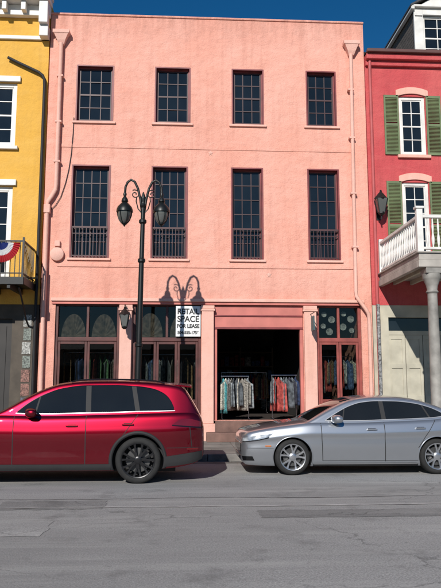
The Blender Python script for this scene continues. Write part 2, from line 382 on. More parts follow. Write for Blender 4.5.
def shopbay(tag,a,b,panes,doors,fm,zt=2.98):
    boxes(tag+'_frame',[(a,a+.08,.06,.20,.7,GZ-.005),(b-.08,b,.06,.20,.7,GZ-.005),(a+.08,b-.08,.055,.205,zt-.09,zt+.02),(a+.08,b-.08,.06,.20,GZ-.10,GZ-.005)],fm,pb,.008)
    w=(b-a-.16)/panes; L=[]
    for i in range(1,panes): L.append((a+.08+w*i-.035,a+.08+w*i+.035,.065,.195,zt+.02,GZ-.10))
    if L: boxes(tag+'_transom_mullions',L,fm,pb,.006)
    mesh(tag+'_transom_glass',[(a+.08,.14,zt+.02),(b-.08,.143,zt+.02),(b-.08,.146,GZ-.10),(a+.08,.142,GZ-.10)],[(0,1,2,3)],SGLASS,pb)
    w=(b-a-.16)/doors; L=[];G=[];F=[]
    for i in range(doors):
        x0=a+.08+w*i+.006; x1=x0+w-.012; q=.065
        L+=[(x0,x0+q,.08,.135,.72,zt-.095),(x1-q,x1,.08,.135,.72,zt-.095),(x0+q,x1-q,.08,.135,zt-.17,zt-.095),(x0+q,x1-q,.08,.135,.72,.9),(x0+q,x1-q,.08,.135,1.2,1.27),(x0+q,x1-q,.10,.12,.9,1.2)]
        k=len(G); G+=[(x0+q,.11,1.27),(x1-q,.112,1.27),(x1-q,.111,zt-.17),(x0+q,.113,zt-.17)]; F.append((k,k+1,k+2,k+3))
    boxes(tag+'_doors',L,fm,pb,.005); mesh(tag+'_door_glass',G,F,SGLASS,pb)
shopbay('bay_1',-3.60,-1.81,2,2,REDDOOR); shopbay('bay_2',-1.45,.477,2,3,REDDOOR); shopbay('bay_3',3.77,5.06,2,2,REDDOOR2)
def disc(name,c,r,mat,parent,n=24):
    return revolve(name,[(r*.6,0),(r,-.01),(r,.02)],c,mat,parent,n=n,axis='Y')
PLATE=plain('china_plate',(.40,.40,.38),.3,var=.6,scale=22)
for i,(x,z) in enumerate([(4.05,3.70),(4.27,3.55),(4.62,3.72),(4.83,3.57),(4.02,3.36),(4.6,3.34),(4.85,3.24),(4.2,3.2)]):
    disc('display_plate_%d'%(i+1),(x,.30,z),.10 if i%2 else .075,PLATE,pb)
FAN=plain('painted_fan',(.10,.07,.05),.6,var=.7,scale=9)
for i,(x,r_) in enumerate([(-3.12,.34),(-2.27,.34),(-.97,.36),(-.05,.36)]):
    V=[(x,.24,3.02)];F=[];n=20
    for k in range(n+1):
        q=math.pi*k/n; V.append((x+r_*math.cos(q),.235+(.006 if k%2 else -.006),3.02+r_*1.9*math.sin(q)))
    for k in range(n): F.append((0,k+1,k+2))
    mesh('transom_fan_%d'%(i+1),V,F,FAN,pb)
boxes('window_shelf_goods',[(-3.5,-1.9,1.1,1.5,z,z+.03) for z in (1.3,1.8,2.3)]+[(-1.4,.4,1.1,1.5,z,z+.03) for z in (1.3,1.8,2.3)]+[(3.85,5.0,1.1,1.5,z,z+.03) for z in (1.3,1.8,2.3)],FLOOR,pb)
def star(name,x,z,r,mat):
    V=[(x,-.03,z)];F=[]
    for k in range(10):
        q=math.pi/2+k*math.pi/5; rr=r if k%2==0 else r*.5; V.append((x+rr*math.cos(q),-.006,z+rr*math.sin(q)))
    for k in range(10): F.append((0,1+k,1+(k+1)%10))
    mesh(name,V,F,mat,pb)
for i,(x,z) in enumerate([(.73,8.40),(2.42,4.80)]): star('wall_anchor_%d'%(i+1),x,z,.085,PINKTRIM)
revolve('alarm_bell',[(.16,0),(.2,-.05),(.19,-.1),(.1,-.15)],(-3.6,-.005,5.33),PINKTRIM,pb,axis='Y')
boxes('alarm_box',[(-3.68,-3.52,-.10,-.004,5.55,5.72)],PINKTRIM,pb,.02)
def leader(tag,x,z,mat):
    V=[];F=[]
    for (w,d,zz) in [(.08,.12,z-.42),(.12,.17,z-.30),(.20,.21,z-.12),(.24,.23,z-.1),(.24,.23,z)]:
        V+=[(x-w,-d,zz),(x+w,-d,zz),(x+w,-.004,zz),(x-w,-.004,zz)]
    for i in range(4):
        for k in range(4): F.append((i*4+k,i*4+(k+1)%4,(i+1)*4+(k+1)%4,(i+1)*4+k))
    F+=[(3,2,1,0),(16,17,18,19)]
    mesh(tag,V,F,mat,pb)
leader('leader_head_left',-3.68,12.03,PINKTRIM); leader('leader_head_right',4.97,11.95,PINKTRIM)
tube('downspout_left',[(-3.68,-.12,11.65),(-3.68,-.10,7.35),(-3.70,-.10,7.2),(-3.80,-.10,7.0),(-3.9,-.10,6.85),(-3.91,-.10,6.7),(-3.91,-.10,.4)],.062,PINKTRIM,pb,14)
boxes('downspout_joint',[(-4.0,-3.82,-.18,-.02,6.5,6.75)],PINKTRIM,pb,.02)
tube('downspout_right',[(4.95,-.12,11.55),(4.93,-.09,8),(4.90,-.09,4.35),(4.91,-.12,4.2),(4.97,-.14,4.08),(5.17,-.15,3.8),(5.24,-.14,3.68),(5.26,-.12,3.5),(5.26,-.1,.5)],.055,PINKTRIM,pb,14)
boxes('pipe_straps',[(-3.77,-3.59,-.17,-.002,z,z+.05) for z in (10.6,9.2,8.0)]+[(4.83,5.01,-.155,-.002,z,z+.05) for z in (10.4,8.9,7.2,5.6)],PINKTRIM,pb)
tube('wall_cable',[(-3.26,-.02,9.4),(-3.27,-.03,8.9),(-3.30,-.03,8.3),(-3.36,-.03,7.8),(-3.44,-.03,7.4),(-3.56,-.03,7.0),(-3.70,-.03,6.75),(-3.85,-.03,6.6)],.010,MBLK,pb,6)

fs=root('for_lease_sign')
boxes('board',[(-.24,.46,-.03,.0,3.02,3.88)],SIGNW,fs,.004)
def text(name,s,x,y,z,size,mat,parent,w=1.0):
    c=bpy.data.curves.new(name,'FONT'); c.body=s; c.size=size; c.align_x='CENTER'; c.extrude=.001; c.offset=.006
    o=bpy.data.objects.new(name,c); COL.objects.link(o); o.rotation_euler=(math.radians(90),0,0); o.location=(x,y,z); o.scale=(w,1,1)
    bpy.context.view_layer.update()
    me=bpy.data.meshes.new_from_object(o); me.transform(o.matrix_world); bpy.data.objects.remove(o)
    me.materials.clear(); return link(name,me,mat,parent)
text('text_line_1','RETAIL',.11,-.034,3.655,.22,SIGNK,fs,.9)
text('text_line_2','SPACE',.11,-.034,3.435,.24,SIGNK,fs,.9)
text('text_line_3','FOR LEASE',.11,-.034,3.265,.155,SIGNK,fs,.85)
text('text_line_4','504-555-1756',.11,-.034,3.09,.125,SIGNK,fs,.85)

def wall_lantern(name,x,z,y=-.45,mat=BLACK,s=1.0,arm=True):
    r=root(name)
    if arm:
        tube('bracket',[(x,-.09,z+.30*s),(x,-.25,z+.42*s),(x,y,z+.40*s),(x,y,z+.30*s)],.012,mat,r,6)
        boxes('backplate',[(x-.03,x+.03,-.118,-.092,z+.1,z+.4)],mat,r)
    V=[];F=[]
    for (w,zz) in [(.05,z-.22*s),(.07,z-.18*s),(.12,z+.12*s)]:
        w*=s; V+=[(x-w,y-w,zz),(x+w,y-w,zz),(x+w,y+w,zz),(x-w,y+w,zz)]
    for i in range(2):
        for k in range(4): F.append((i*4+k,i*4+(k+1)%4,(i+1)*4+(k+1)%4,(i+1)*4+k))
    mesh('lantern_glass',V,F,LGLASS,r)
    for k in range(4):
        a=V[4+k]; b=V[8+k]; tube('corner_%d'%k,[a,b],.012*s,mat,r,5)
    revolve('lantern_roof',[(.17*s,0),(.15*s,.03*s),(.06*s,.14*s),(.03*s,.17*s),(.02*s,.22*s)],(x,y,z+.12*s),mat,r,n=4,ang=20)
    revolve('lantern_base',[(.03*s,-.07*s),(.08*s,-.02*s),(.08*s,.01*s)],(x,y,z-.2*s),mat,r,n=8)
    return r
wall_lantern('wall_lantern',-1.63,3.45,y=-.5)
hs=root('hanging_shop_sign')
tube('arm',[(3.58,-.09,3.66),(3.58,-.62,3.66)],.012,BLACK,hs,6)
boxes('board',[(3.565,3.595,-.60,-.2,3.16,3.58)],plain('teal_sign',(.05,.13,.14),.5),hs,.02)

cols=[(.45,.45,.43),(.08,.09,.1),(.05,.22,.24),(.25,.23,.2),(.02,.02,.03),(.35,.06,.05),(.1,.16,.3),(.5,.46,.38),(.2,.22,.23),(.03,.05,.12),(.28,.17,.09),(.12,.25,.12)]
cm=[plain('garment_%d'%i,c,.9,var=.75,scale=[14,9,22,30][i%4]) for i,c in enumerate(cols)]
def rack(name,x0,x1,y,pick,zt=1.92,lo=.72,hi=1.0,sp=.075,z0=.69):
    r=root(name); zf=z0
    tube('rail',[(x0,y,zt),(x1,y,zt)],.016,CHROME,r,8)
    for x in (x0+.02,x1-.02):
        tube('post',[(x,y,zf+.05),(x,y,zt)],.014,CHROME,r,8); tube('foot',[(x,y-.28,zf+.04),(x,y+.28,zf+.04)],.014,CHROME,r,8)
    n=int((x1-x0)/sp); G={}
    for k in range(n):
        x=x0+.05+(x1-x0-.10)*k/(n-1)+random.uniform(-.015,.015); ln=random.uniform(lo,hi); ci=pick[random.randrange(len(pick))]
        tw=random.choice((-1,1))*random.uniform(.1,.75)
        V,F=G.setdefault(ci,([],[]))
        nj,ni=10,11; b=len(V); hwm=random.uniform(.13,.24)
        for j in range(nj+1):
            t=j/nj; z=zt-.05-ln*t
            hw=(.05+hwm*min(1,t/.14))*(1+.10*t)
            for i in range(ni+1):
                s=-1+2*i/ni; d=s*hw
                wv=.022*math.sin(s*8+k*1.7)*(.3+t)
                zz=z-.09*(abs(s)**1.5)*(1-t) if t<.2 else z
                V.append((x+d*math.sin(tw)+wv,y+d*math.cos(tw),zz))
        for j in range(nj):
            for i in range(ni):
                a=b+j*(ni+1)+i; F.append((a,a+1,a+ni+2,a+ni+1))
    for ci,(V,F) in G.items():
        o=mesh('garments_%d'%ci,V,F,cm[ci],r,smooth=True)
        sm=o.modifiers.new('cloth_thickness','SOLIDIFY'); sm.thickness=.010
    return r
rack('clothing_rack',1.06,1.86,.36,[0,1,3,4,7,8,8,1,3,2]); rack('clothing_rack',2.50,3.24,.40,[9,1,6,5,10,8,9,4,3],zt=1.95)
rack('clothing_rack',1.3,2.9,4.6,[4,5,1,9,10],zt=2.1)
rack('clothing_rack',-3.5,-1.95,.85,[4,10,1,5,9,3,11],zt=2.6,lo=1.0,hi=1.5,sp=.13); rack('clothing_rack',-1.35,.38,.85,[1,8,4,10,6,3],zt=2.55,lo=1.0,hi=1.5,sp=.13)
rack('clothing_rack',3.86,4.98,.8,[5,7,10,0,3,6],zt=2.5,lo=.7,hi=1.1,sp=.11)
ds=root('display_shelf')
boxes('shelf_frame',[(1.0,3.4,6.9,7.4,.7+i*.55,.74+i*.55) for i in range(5)]+[(x,x+.05,6.88,7.42,.69,3.1) for x in (.95,2.15,3.4)],plain('shelf_wood',(.16,.11,.07),.7),ds)
L={0:[],1:[],2:[]}
for i in range(4):
    x=1.03
    while x<3.3:
        w=random.uniform(.1,.25); L[random.randrange(3)].append((x,x+w,6.95,7.2,.742+i*.55,.742+i*.55+random.uniform(.15,.42))); x+=w+.03
for k in L: boxes('folded_goods_%d'%k,L[k],cm[[0,5,6][k]],ds,.01)

# ================================================================= YELLOW BUILDING
yb=root('yellow_building'); YX1=-4.05; YX0=-18
yw=[(-6.02,-4.92),(-8.6,-7.5),(-11.2,-10.1),(-13.8,-12.7)]
ops=[(a,b,8.48,10.42) for a,b in yw]+[(a,b,4.62,7.3) for a,b in yw]+[(a-.15,b+.15,.4,3.5) for a,b in yw]
wall('front_wall',YX0,YX1,3.9,13.2,[o for o in ops if o[2]>4],-.02,.3,YEL,yb)
wall('ground_wall',YX0,YX1,0,3.898,[o for o in ops if o[2]<4],-.012,.3,plain('umber_shop_paint',(.07,.055,.04),.7,var=.3),yb)
boxes('body',[(YX0,YX1,.303,10.5,0,.2),(YX1-.3,YX1-.01,.305,10.5,.2,13.0),(YX0,YX0+.3,.305,10.5,.2,13),(YX0,YX1,10.2,10.498,.2,13),(YX0+.31,YX1-.31,.31,10.1,12.4,12.6)],YEL,yb)
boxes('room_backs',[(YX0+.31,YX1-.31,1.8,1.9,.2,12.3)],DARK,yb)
YD=plain('dark_shop_door',(.025,.022,.02),.6)
for i,(a,b) in enumerate(yw):
    window('upper_window_%d'%(i+1),a,b,8.48,10.42,.04,2,4,WHITE,WHITE,WGLASS,yb,fw=.12,mid=2)
    window('lower_window_%d'%(i+1),a,b,4.62,7.3,.04,2,5,WHITE,WHITE,WGLASS,yb,fw=.12)
    boxes('window_hood_%d'%(i+1),[(a-.1,b+.1,-.10,-.022,10.43,10.60),(a-.1,b+.1,-.10,-.022,7.31,7.48),(a-.1,b+.1,-.12,-.022,8.38,8.475)],WHITE,yb,.01)
    boxes('shop_door_%d'%(i+1),[(a-.15,b+.15,.1,.16,.4,3.5),(a+.02,(a+b)/2-.05,.085,.098,.7,3.3),((a+b)/2+.05,b-.02,.085,.098,.7,3.3)],YD,yb,.006)
boxes('cornice',[(YX0,YX1+.10,-.62,-.022,12.95,13.12),(YX0,YX1+.07,-.52,-.022,12.78,12.948),(YX0,YX1+.03,-.20,-.022,12.45,12.778),(YX0,YX1+.02,-.10,-.022,11.75,11.87)],WHITE,yb,.02)
L=[]
for i in range(24):
    x=YX1-.22-i*.55
    if i==0:
        L+=[(x-.02,x+.24,-.46,-.202,12.1,12.777),(x-.02,x+.24,-.34,-.022,11.75,12.098)]
    else: L+=[(x,x+.14,-.42,-.202,12.5,12.777)]
boxes('cornice_brackets',L,WHITE,yb,.02)
boxes('cornice_gutter',[(YX0,YX1+.11,-.66,-.5,13.122,13.24)],plain('rust_gutter',(.09,.05,.035),.7),yb,.02)
tube('rain_pipe',[(-5.2,-.12,11.15),(-4.9,-.12,11.0),(-4.3,-.12,10.72),(-4.18,-.12,10.62),(-4.13,-.12,10.5),(-4.12,-.12,10.3),(-4.12,-.12,4.5),(-4.12,-.12,.5)],.042,MBLK,yb,12)
GY=-1.35; GX1=-4.2
boxes('gallery_floor',[(YX0,GX1,GY,-.022,4.32,4.42),(YX0,GX1+.02,GY-.03,GY,4.26,4.46),(GX1,GX1+.03,GY,-.022,4.27,4.46)],BLACK,yb,.005)
boxes('gallery_joists',[(x,x+.08,GY,-.024,4.17,4.318) for x in np.arange(YX0+.2,GX1-.1,.6)],BLACK,yb)
L=[(YX0,GX1,GY+.02,GY+.055,5.40,5.44),(YX0,GX1,GY+.02,GY+.05,4.55,4.58),(GX1-.04,GX1,GY+.06,-.05,5.40,5.44),(GX1-.04,GX1-.01,GY+.06,-.05,4.55,4.58)]
for x in np.arange(-9,GX1,.12): L.append((x,x+.018,GY+.028,GY+.046,4.44,5.40))
for y in np.arange(GY+.12,-.1,.12): L.append((GX1-.032,GX1-.014,y,y+.018,4.44,5.40))
L.append((GX1-.05,GX1,GY+.01,GY+.06,4.40,5.52))
boxes('gallery_railing',L,BLACK,yb)
for k in range(4):
    tube('gallery_brace_%d'%k,[(GX1-.12-2.4*k,-.03,3.3),(GX1-.12-2.4*k,-.35,3.45),(GX1-.12-2.4*k,-.9,3.95),(GX1-.12-2.4*k,GY+.1,4.2)],.025,BLACK,yb,8)
def bunting(x):
    r=root('patriotic_bunting'); zt=5.36; y=GY-.01; R=.46
    for nm,ra,rb_,m in (('blue_band',.02,.17,BBLUE),('white_band',.17,.30,BWHT),('red_band',.30,.46,BRED)):
        V=[];F=[];n=48
        for k in range(n+1):
            q=math.pi+math.pi*k/n; w=.018*(1 if k%2 else -1)
            for rr in (ra,rb_): V.append((x+rr*math.cos(q)*1.05,y-.03+w*rr/R*1.6,zt+rr*math.sin(q)*(1.15)))
        for k in range(n): F.append((2*k,2*k+1,2*k+3,2*k+2))
        mesh(nm,V,F,m,r)
bunting(-4.78); bunting(-5.9)
pp=root('poster_strip')
for i in range(7):
    boxes('poster_%d'%i,[(-4.46+random.uniform(-.02,.02),-4.24,-.03,-.022,1.0+i*.38,1.33+i*.38)],plain('post%d'%i,random.choice([(.3,.3,.28),(.08,.08,.1),(.2,.1,.08),(.15,.17,.15)]),.7,var=.8,scale=25),pp)

# ================================================================= RED BUILDING
rb=root('red_building'); RX0=5.40; RX1=19; RT=11.55
rw=[(6.40,7.20),(9.0,9.8),(11.6,12.4),(14.2,15.0)]
ops=[(a,b,8.46,10.30) for a,b in rw]+[(a,b,4.95,7.62) for a,b in rw]+[(5.85,7.9,.3,3.6),(8.6,10.8,.3,3.6),(11.4,13.6,.3,3.6)]
wall('front_wall',RX0,RX1,3.95,RT,[o for o in ops if o[2]>4],-.015,.3,REDW,rb)
wall('ground_wall',RX0,RX1,0,3.948,[o for o in ops if o[2]<4],-.005,.3,CREAM,rb)
boxes('body',[(RX0+.01,RX0+.3,.305,9,0,RT),(RX1-.3,RX1,.305,9,0,RT),(RX0,RX1,8.8,9.1,0,RT)],REDW,rb)
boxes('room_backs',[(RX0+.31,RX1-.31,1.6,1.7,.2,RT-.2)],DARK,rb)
boxes('cornice',[(RX0,RX1,-.24,-.018,11.38,11.55),(RX0,RX1,-.12,-.018,11.22,11.378)],REDW,rb,.02)
boxes('eave_gutter',[(RX0,RX1,-.34,-.2,11.552,11.66)],plain('copper_gutter',(.10,.04,.035),.6),rb,.02)
def seg_arch(tag,a,b,z,mat):
    V=[];F=[];n=14; cx=(a+b)/2; hw=(b-a)/2+.09
    for k in range(n+1):
        s=-1+2*k/n; x=cx+s*hw; zb=z-.02+.10*(1-s*s)
        for (zz,yy) in ((zb,-.06),(zb+.20,-.06),(zb+.20,-.017),(zb,-.017)): V.append((x,yy,zz))
    for k in range(n):
        for q in range(4): F.append((4*k+q,4*(k+1)+q,4*(k+1)+(q+1)%4,4*k+(q+1)%4))
    F+= [(3,2,1,0),tuple(4*n+q for q in range(4))]
    mesh(tag,V,F,mat,rb)
def shutter(tag,x0,x1,z0,z1,y=-.06):
    L=[(x0,x0+.05,y,y+.035,z0,z1),(x1-.05,x1,y,y+.035,z0,z1)]
    for zz in (z0,(z0+z1)/2-.04,z1-.08): L.append((x0+.05,x1-.05,y,y+.035,zz,zz+.08))
    boxes(tag+'_frame',L,GREENSH,rb)
    V=[];F=[]; z=z0+.09
    while z<z1-.1:
        if abs(z-(z0+z1)/2)>.05:
            k=len(V); V+=[(x0+.05,y+.004,z),(x1-.05,y+.004,z),(x1-.05,y+.03,z+.035),(x0+.05,y+.03,z+.035)]; F.append((k,k+1,k+2,k+3))
        z+=.042
    mesh(tag+'_louvres',V,F,GREENSH,rb)
for i,(a,b) in enumerate(rw):
    for tag,z0,z1,rows in (('upper',8.46,10.30,4),('lower',4.95,7.62,6)):
        window('%s_window_%d'%(tag,i+1),a,b,z0,z1,.03,2,rows,WHITE,WHITE,WGLASS,rb,fw=.09,mid=rows//2)
        seg_arch('%s_arch_%d'%(tag,i+1),a,b,z1,PINKTRIM)
        shutter('%s_shutter_l%d'%(tag,i+1),a-.47,a-.02,z0,z1+.02); shutter('%s_shutter_r%d'%(tag,i+1),b+.02,b+.47,z0,z1+.02)
        boxes('%s_sill_%d'%(tag,i+1),[(a-.1,b+.1,-.10,-.017,z0-.1,z0-.005)],PINKTRIM,rb,.01)
for i,(a,b) in enumerate([(5.85,7.9),(8.6,10.8),(11.4,13.6)]):
    L=[];n=4; w=(b-a)/n
    for k in range(n):
        x0=a+w*k+.008; x1=a+w*(k+1)-.008
        L+=[(x0,x1,.14,.17,.3,3.1)]
        for (c,d) in ((.3,.48),(1.25,1.38),(2.15,2.28),(2.98,3.1)): L.append((x0+.001,x1-.001,.115,.139,c,d))
        L+=[(x0+.001,x0+.09,.118,.139,.48,2.98),(x1-.09,x1-.001,.118,.139,.48,2.98)]
    L+=[(a,b,.10,.2,3.103,3.22)]
    boxes('panel_doors_%d'%(i+1),L,CREAM,rb,.004)
    mesh('fanlight_%d'%(i+1),[(a,.15,3.222),(b,.15,3.222),(b,.152,3.6),(a,.152,3.6)],[(0,1,2,3)],WGLASS,rb)
tube('corner_pipe',[(5.52,-.12,11.4),(5.52,-.10,11.0),(5.52,-.10,.4)],.05,plain('rose_pipe',(.42,.08,.08),.6),rb)
tube('lower_pipe',[(5.5,-.22,3.95),(5.5,-.22,.4)],.05,plain('stickered_pipe',(.2,.2,.2),.6,var=.9,scale=18),rb)
BY=9.1; SLOPE=.50; RZ=RT+.05+SLOPE*4.6
mesh('roof',[(RX0,-.2,RT+.05),(RX1,-.2,RT+.05),(RX1,4.4,RZ),(RX0,4.4,RZ),(RX0,BY,RT+.05),(RX1,BY,RT+.05)],[(0,1,2,3),(3,2,5,4),(0,3,4),(1,5,2)],ROOFM,rb)
def dormer(x0,i):
    x1=x0+1.5; y0=.55; zb=RT+.3; zt=RT+1.95
    L=[];z=zb-.1
    while z<zt-.02:
        ye=(z-RT)/SLOPE
        L.append((x0,x0+.032,y0+.05,max(y0+.15,ye),z,z+.115)); L.append((x1-.032,x1,y0+.05,max(y0+.15,ye),z,z+.115)); z+=.12
    boxes('dormer_cheeks_%d'%i,L,SLATE,rb,.006)
    boxes('dormer_front_%d'%i,[(x0-.03,x0+.26,y0-.04,y0+.045,zb-.3,zt),(x1-.26,x1+.03,y0-.04,y0+.045,zb-.3,zt),(x0+.26,x1-.26,y0-.04,y0+.045,zt-.2,zt),(x0+.26,x1-.26,y0-.04,y0+.045,zb-.3,zb-.02),(x0-.01,x0+.23,y0-.08,y0-.042,zt-.25,zt-.1),(x1-.23,x1+.01,y0-.08,y0-.042,zt-.25,zt-.1)],WHITE,rb,.01)
    window('dormer_window_%d'%i,x0+.26,x1-.26,zb-.02,zt-.2,y0+.05,2,4,WHITE,WHITE,WGLASS,rb,fw=.05,mid=2)
    e=.14; cx=(x0+x1)/2; zr=zt+.55; yb_=4.1
    mesh('dormer_gable_%d'%i,[(x0-.03,y0-.03,zt+.003),(x1+.03,y0-.03,zt+.003),(cx,y0-.03,zr-.06),(x0-.03,y0+.06,zt+.003),(x1+.03,y0+.06,zt+.003),(cx,y0+.06,zr-.06)],[(0,1,2),(5,4,3),(0,3,4,1),(1,4,5,2),(0,2,5,3)],WHITE,rb)
    boxes('dormer_eave_%d'%i,[(x0-e,x0-.031,y0-.14,yb_-.4,zt-.06,zt+.02),(x1+.031,x1+e,y0-.14,yb_-.4,zt-.06,zt+.02),(x0-e,x1+e,y0-.14,y0-.045,zt+.022,zt+.09)],WHITE,rb,.01)
    mesh('dormer_roof_%d'%i,[(x0-e-.02,y0-.16,zt+.03),(cx,y0-.16,zr),(x1+e+.02,y0-.16,zt+.03),(x0-e-.02,yb_,zt+.03),(cx,yb_,zr),(x1+e+.02,yb_,zt+.03),
        (x0-e-.02,y0-.16,zt+.09),(cx,y0-.16,zr+.07),(x1+e+.02,y0-.16,zt+.09),(x0-e-.02,yb_,zt+.09),(cx,yb_,zr+.07),(x1+e+.02,yb_,zt+.09)],
        [(0,1,4,3),(1,2,5,4),(6,9,10,7),(7,10,11,8),(0,6,7,1),(1,7,8,2),(0,3,9,6),(2,8,11,5)],ROOFM,rb)
dormer(7.22,1); dormer(11.2,2); dormer(15.2,3)
GX0=5.62; GF=-3.25; Z0=4.60; Z1=4.86
boxes('gallery_deck',[(GX0,RX1,GF,-.017,Z0+.05,Z1-.04),(GX0-.05,RX1,GF-.05,-.017,Z1-.038,Z1),(GX0-.02,RX1,GF-.02,GF+.1,Z0-.12,Z0+.048),(GX0-.02,GX0+.1,GF+.102,-.017,Z0-.12,Z0+.048)],plain('gallery_grey_paint',(.38,.35,.31),.7,var=.2),rb,.012)
boxes('gallery_joists',[(x,x+.08,GF+.1,-.02,Z0-.06,Z0+.048) for x in np.arange(GX0+.4,RX1,.5)],CREAM,rb)
def baluster_prof(h): return [(.018,0),(.018,.05*h),(.036,.16*h),(.040,.3*h),(.022,.45*h),(.018,.5*h),(.030,.7*h),(.018,.88*h),(.018,h)]
def balusters(tag,P,z0,h):
    V=[];F=[];n=8;pr=baluster_prof(h)
    for (x,y) in P:
        b=len(V)
        for r,hh in pr:
            for k in range(n): V.append((x+r*math.cos(2*math.pi*k/n),y+r*math.sin(2*math.pi*k/n),z0+hh))
        for i in range(len(pr)-1):
            for k in range(n): F.append((b+i*n+k,b+i*n+(k+1)%n,b+(i+1)*n+(k+1)%n,b+(i+1)*n+k))
    mesh(tag,V,F,WHITE,rb,smooth=True)
bz=Z1+.12; bh=.72
balusters('gallery_balusters',[(GX0+.06,y) for y in np.arange(GF+.22,-.12,.135)]+[(x,GF+.06) for x in np.arange(GX0+.25,13,.135)],bz,bh)
boxes('gallery_rails',[(GX0+.01,GX0+.11,GF+.12,-.02,bz+bh,bz+bh+.08),(GX0+.02,GX0+.10,GF+.12,-.02,bz-.06,bz),(GX0+.12,RX1,GF+.01,GF+.11,bz+bh,bz+bh+.08),(GX0+.12,RX1,GF+.02,GF+.10,bz-.06,bz)],WHITE,rb,.012)
L=[]
for x in (GX0,GX0+3.3,GX0+6.6,GX0+9.9): L+=[(x-.02,x+.13,GF-.01,GF+.12,Z1+.002,Z1+1.06),(x-.05,x+.16,GF-.04,GF+.15,Z1+1.062,Z1+1.12)]
L+=[(GX0+.0,GX0+.12,-.14,-.02,Z1+.002,Z1+1.0)]
boxes('gallery_newels',L,WHITE,rb,.012)
COLM=plain('grey_column_paint',(.27,.255,.23),.6,var=.3,scale=4)
for i,x in enumerate((5.98,9.4,12.8,16.2)):
    revolve('gallery_column_%d'%(i+1),[(.21,0),(.21,.12),(.17,.16),(.19,.22),(.135,.3),(.14,1.5),(.115,3.7),(.15,3.74),(.12,3.8),(.14,3.9),(.20,4.05),(.22,4.08),(.22,4.18)],(x,GF+.2,.158),COLM,rb,n=20)
    boxes('column_block_%d'%(i+1),[(x-.2,x+.2,GF+.0,GF+.4,4.34,4.478)],COLM,rb,.01)
wl=wall_lantern('wall_lantern',5.66,6.85,y=-.32,s=1.25,arm=False)
tube('lantern_arm',[(5.66,-.02,6.75),(5.66,-.12,6.5),(5.66,-.32,6.42),(5.66,-.32,6.58)],.018,BLACK,wl,6)
boxes('lantern_plate',[(5.60,5.72,-.03,-.016,6.45,6.95)],BLACK,wl)

# ================================================================= STREET LAMP
sl=root('street_lamp'); LX,LY=-1.06,-3.05; lean=.055
def lx(z): return LX+lean*(z-2)/4
tube('pole',[(lx(.15),LY,.15),(lx(1.3),LY,1.3),(lx(3.5),LY,3.5),(lx(5.9),LY,5.9)],.06,DGREEN,sl,12,[.085,.075,.065,.05])
revolve('lamp_base',[(.24,0),(.24,.08),(.2,.12),(.21,.2),(.17,.28),(.15,.8),(.17,.85),(.12,.95),(.10,1.1),(.12,1.14),(.08,1.2)],(lx(.5),LY,.15),DGREEN,sl,n=16)
for z in (2.6,4.6,5.55): revolve('pole_collar_%d'%int(z*10),[(.06,-.06),(.09,-.03),(.09,.03),(.06,.06)],(lx(z),LY,z),DGREEN,sl,n=14)
tx=lx(5.9)
revolve('pole_finial',[(.05,0),(.08,.05),(.05,.10),(.035,.16),(.06,.22),(.05,.28),(.012,.4)],(tx,LY,5.88),DGREEN,sl,n=12)
for s in (-1,1):
    t='l' if s<0 else 'r'
    lxp=tx+s*.44
    P=[(tx,LY,5.55),(tx+s*.03,LY,5.8),(tx+s*.07,LY,6.1),(tx+s*.13,LY,6.36),(tx+s*.21,LY,6.53),(tx+s*.30,LY,6.58),(tx+s*.38,LY,6.52),(tx+s*.43,LY,6.40),(tx+s*.44,LY,6.26)]
    tube('gooseneck_'+t,P,.030,DGREEN,sl,10)
    S=[]
    for k in range(22):
        q=k*.42; rr=.115*(1-k/26); S.append((tx+s*(.20+rr*math.cos(q+1.0)),LY,6.22+rr*math.sin(q+1.0)))
    tube('scroll_'+t,S,.013,DGREEN,sl,6)
    tube('brace_'+t,[(tx,LY,5.72),(tx+s*.12,LY,5.86),(tx+s*.17,LY,6.05),(tx+s*.16,LY,6.16)],.014,DGREEN,sl,6)
    c=(lxp,LY,5.5)
    revolve('lantern_hood_'+t,[(.02,.78),(.045,.72),(.03,.66),(.07,.60),(.085,.54),(.06,.52),(.11,.47),(.17,.40),(.195,.33),(.20,.28),(.185,.275)],c,DGREEN,sl,n=20)
    revolve('lantern_globe_'+t,[(.165,.274),(.16,.2),(.12,.08),(.07,.02)],c,LGLASS,sl,n=20)
    revolve('lantern_cap_'+t,[(.075,.022),(.07,-.01),(.03,-.04),(.01,-.08)],c,DGREEN,sl,n=12)
    for k in range(6):
        q=k*math.pi/3
        tube('lantern_rib_%s%d'%(t,k),[(c[0]+r*math.cos(q),LY+r*math.sin(q),5.5+h) for r,h in ((.172,.28),(.166,.2),(.126,.08),(.074,.01))],.012,DGREEN,sl,5)

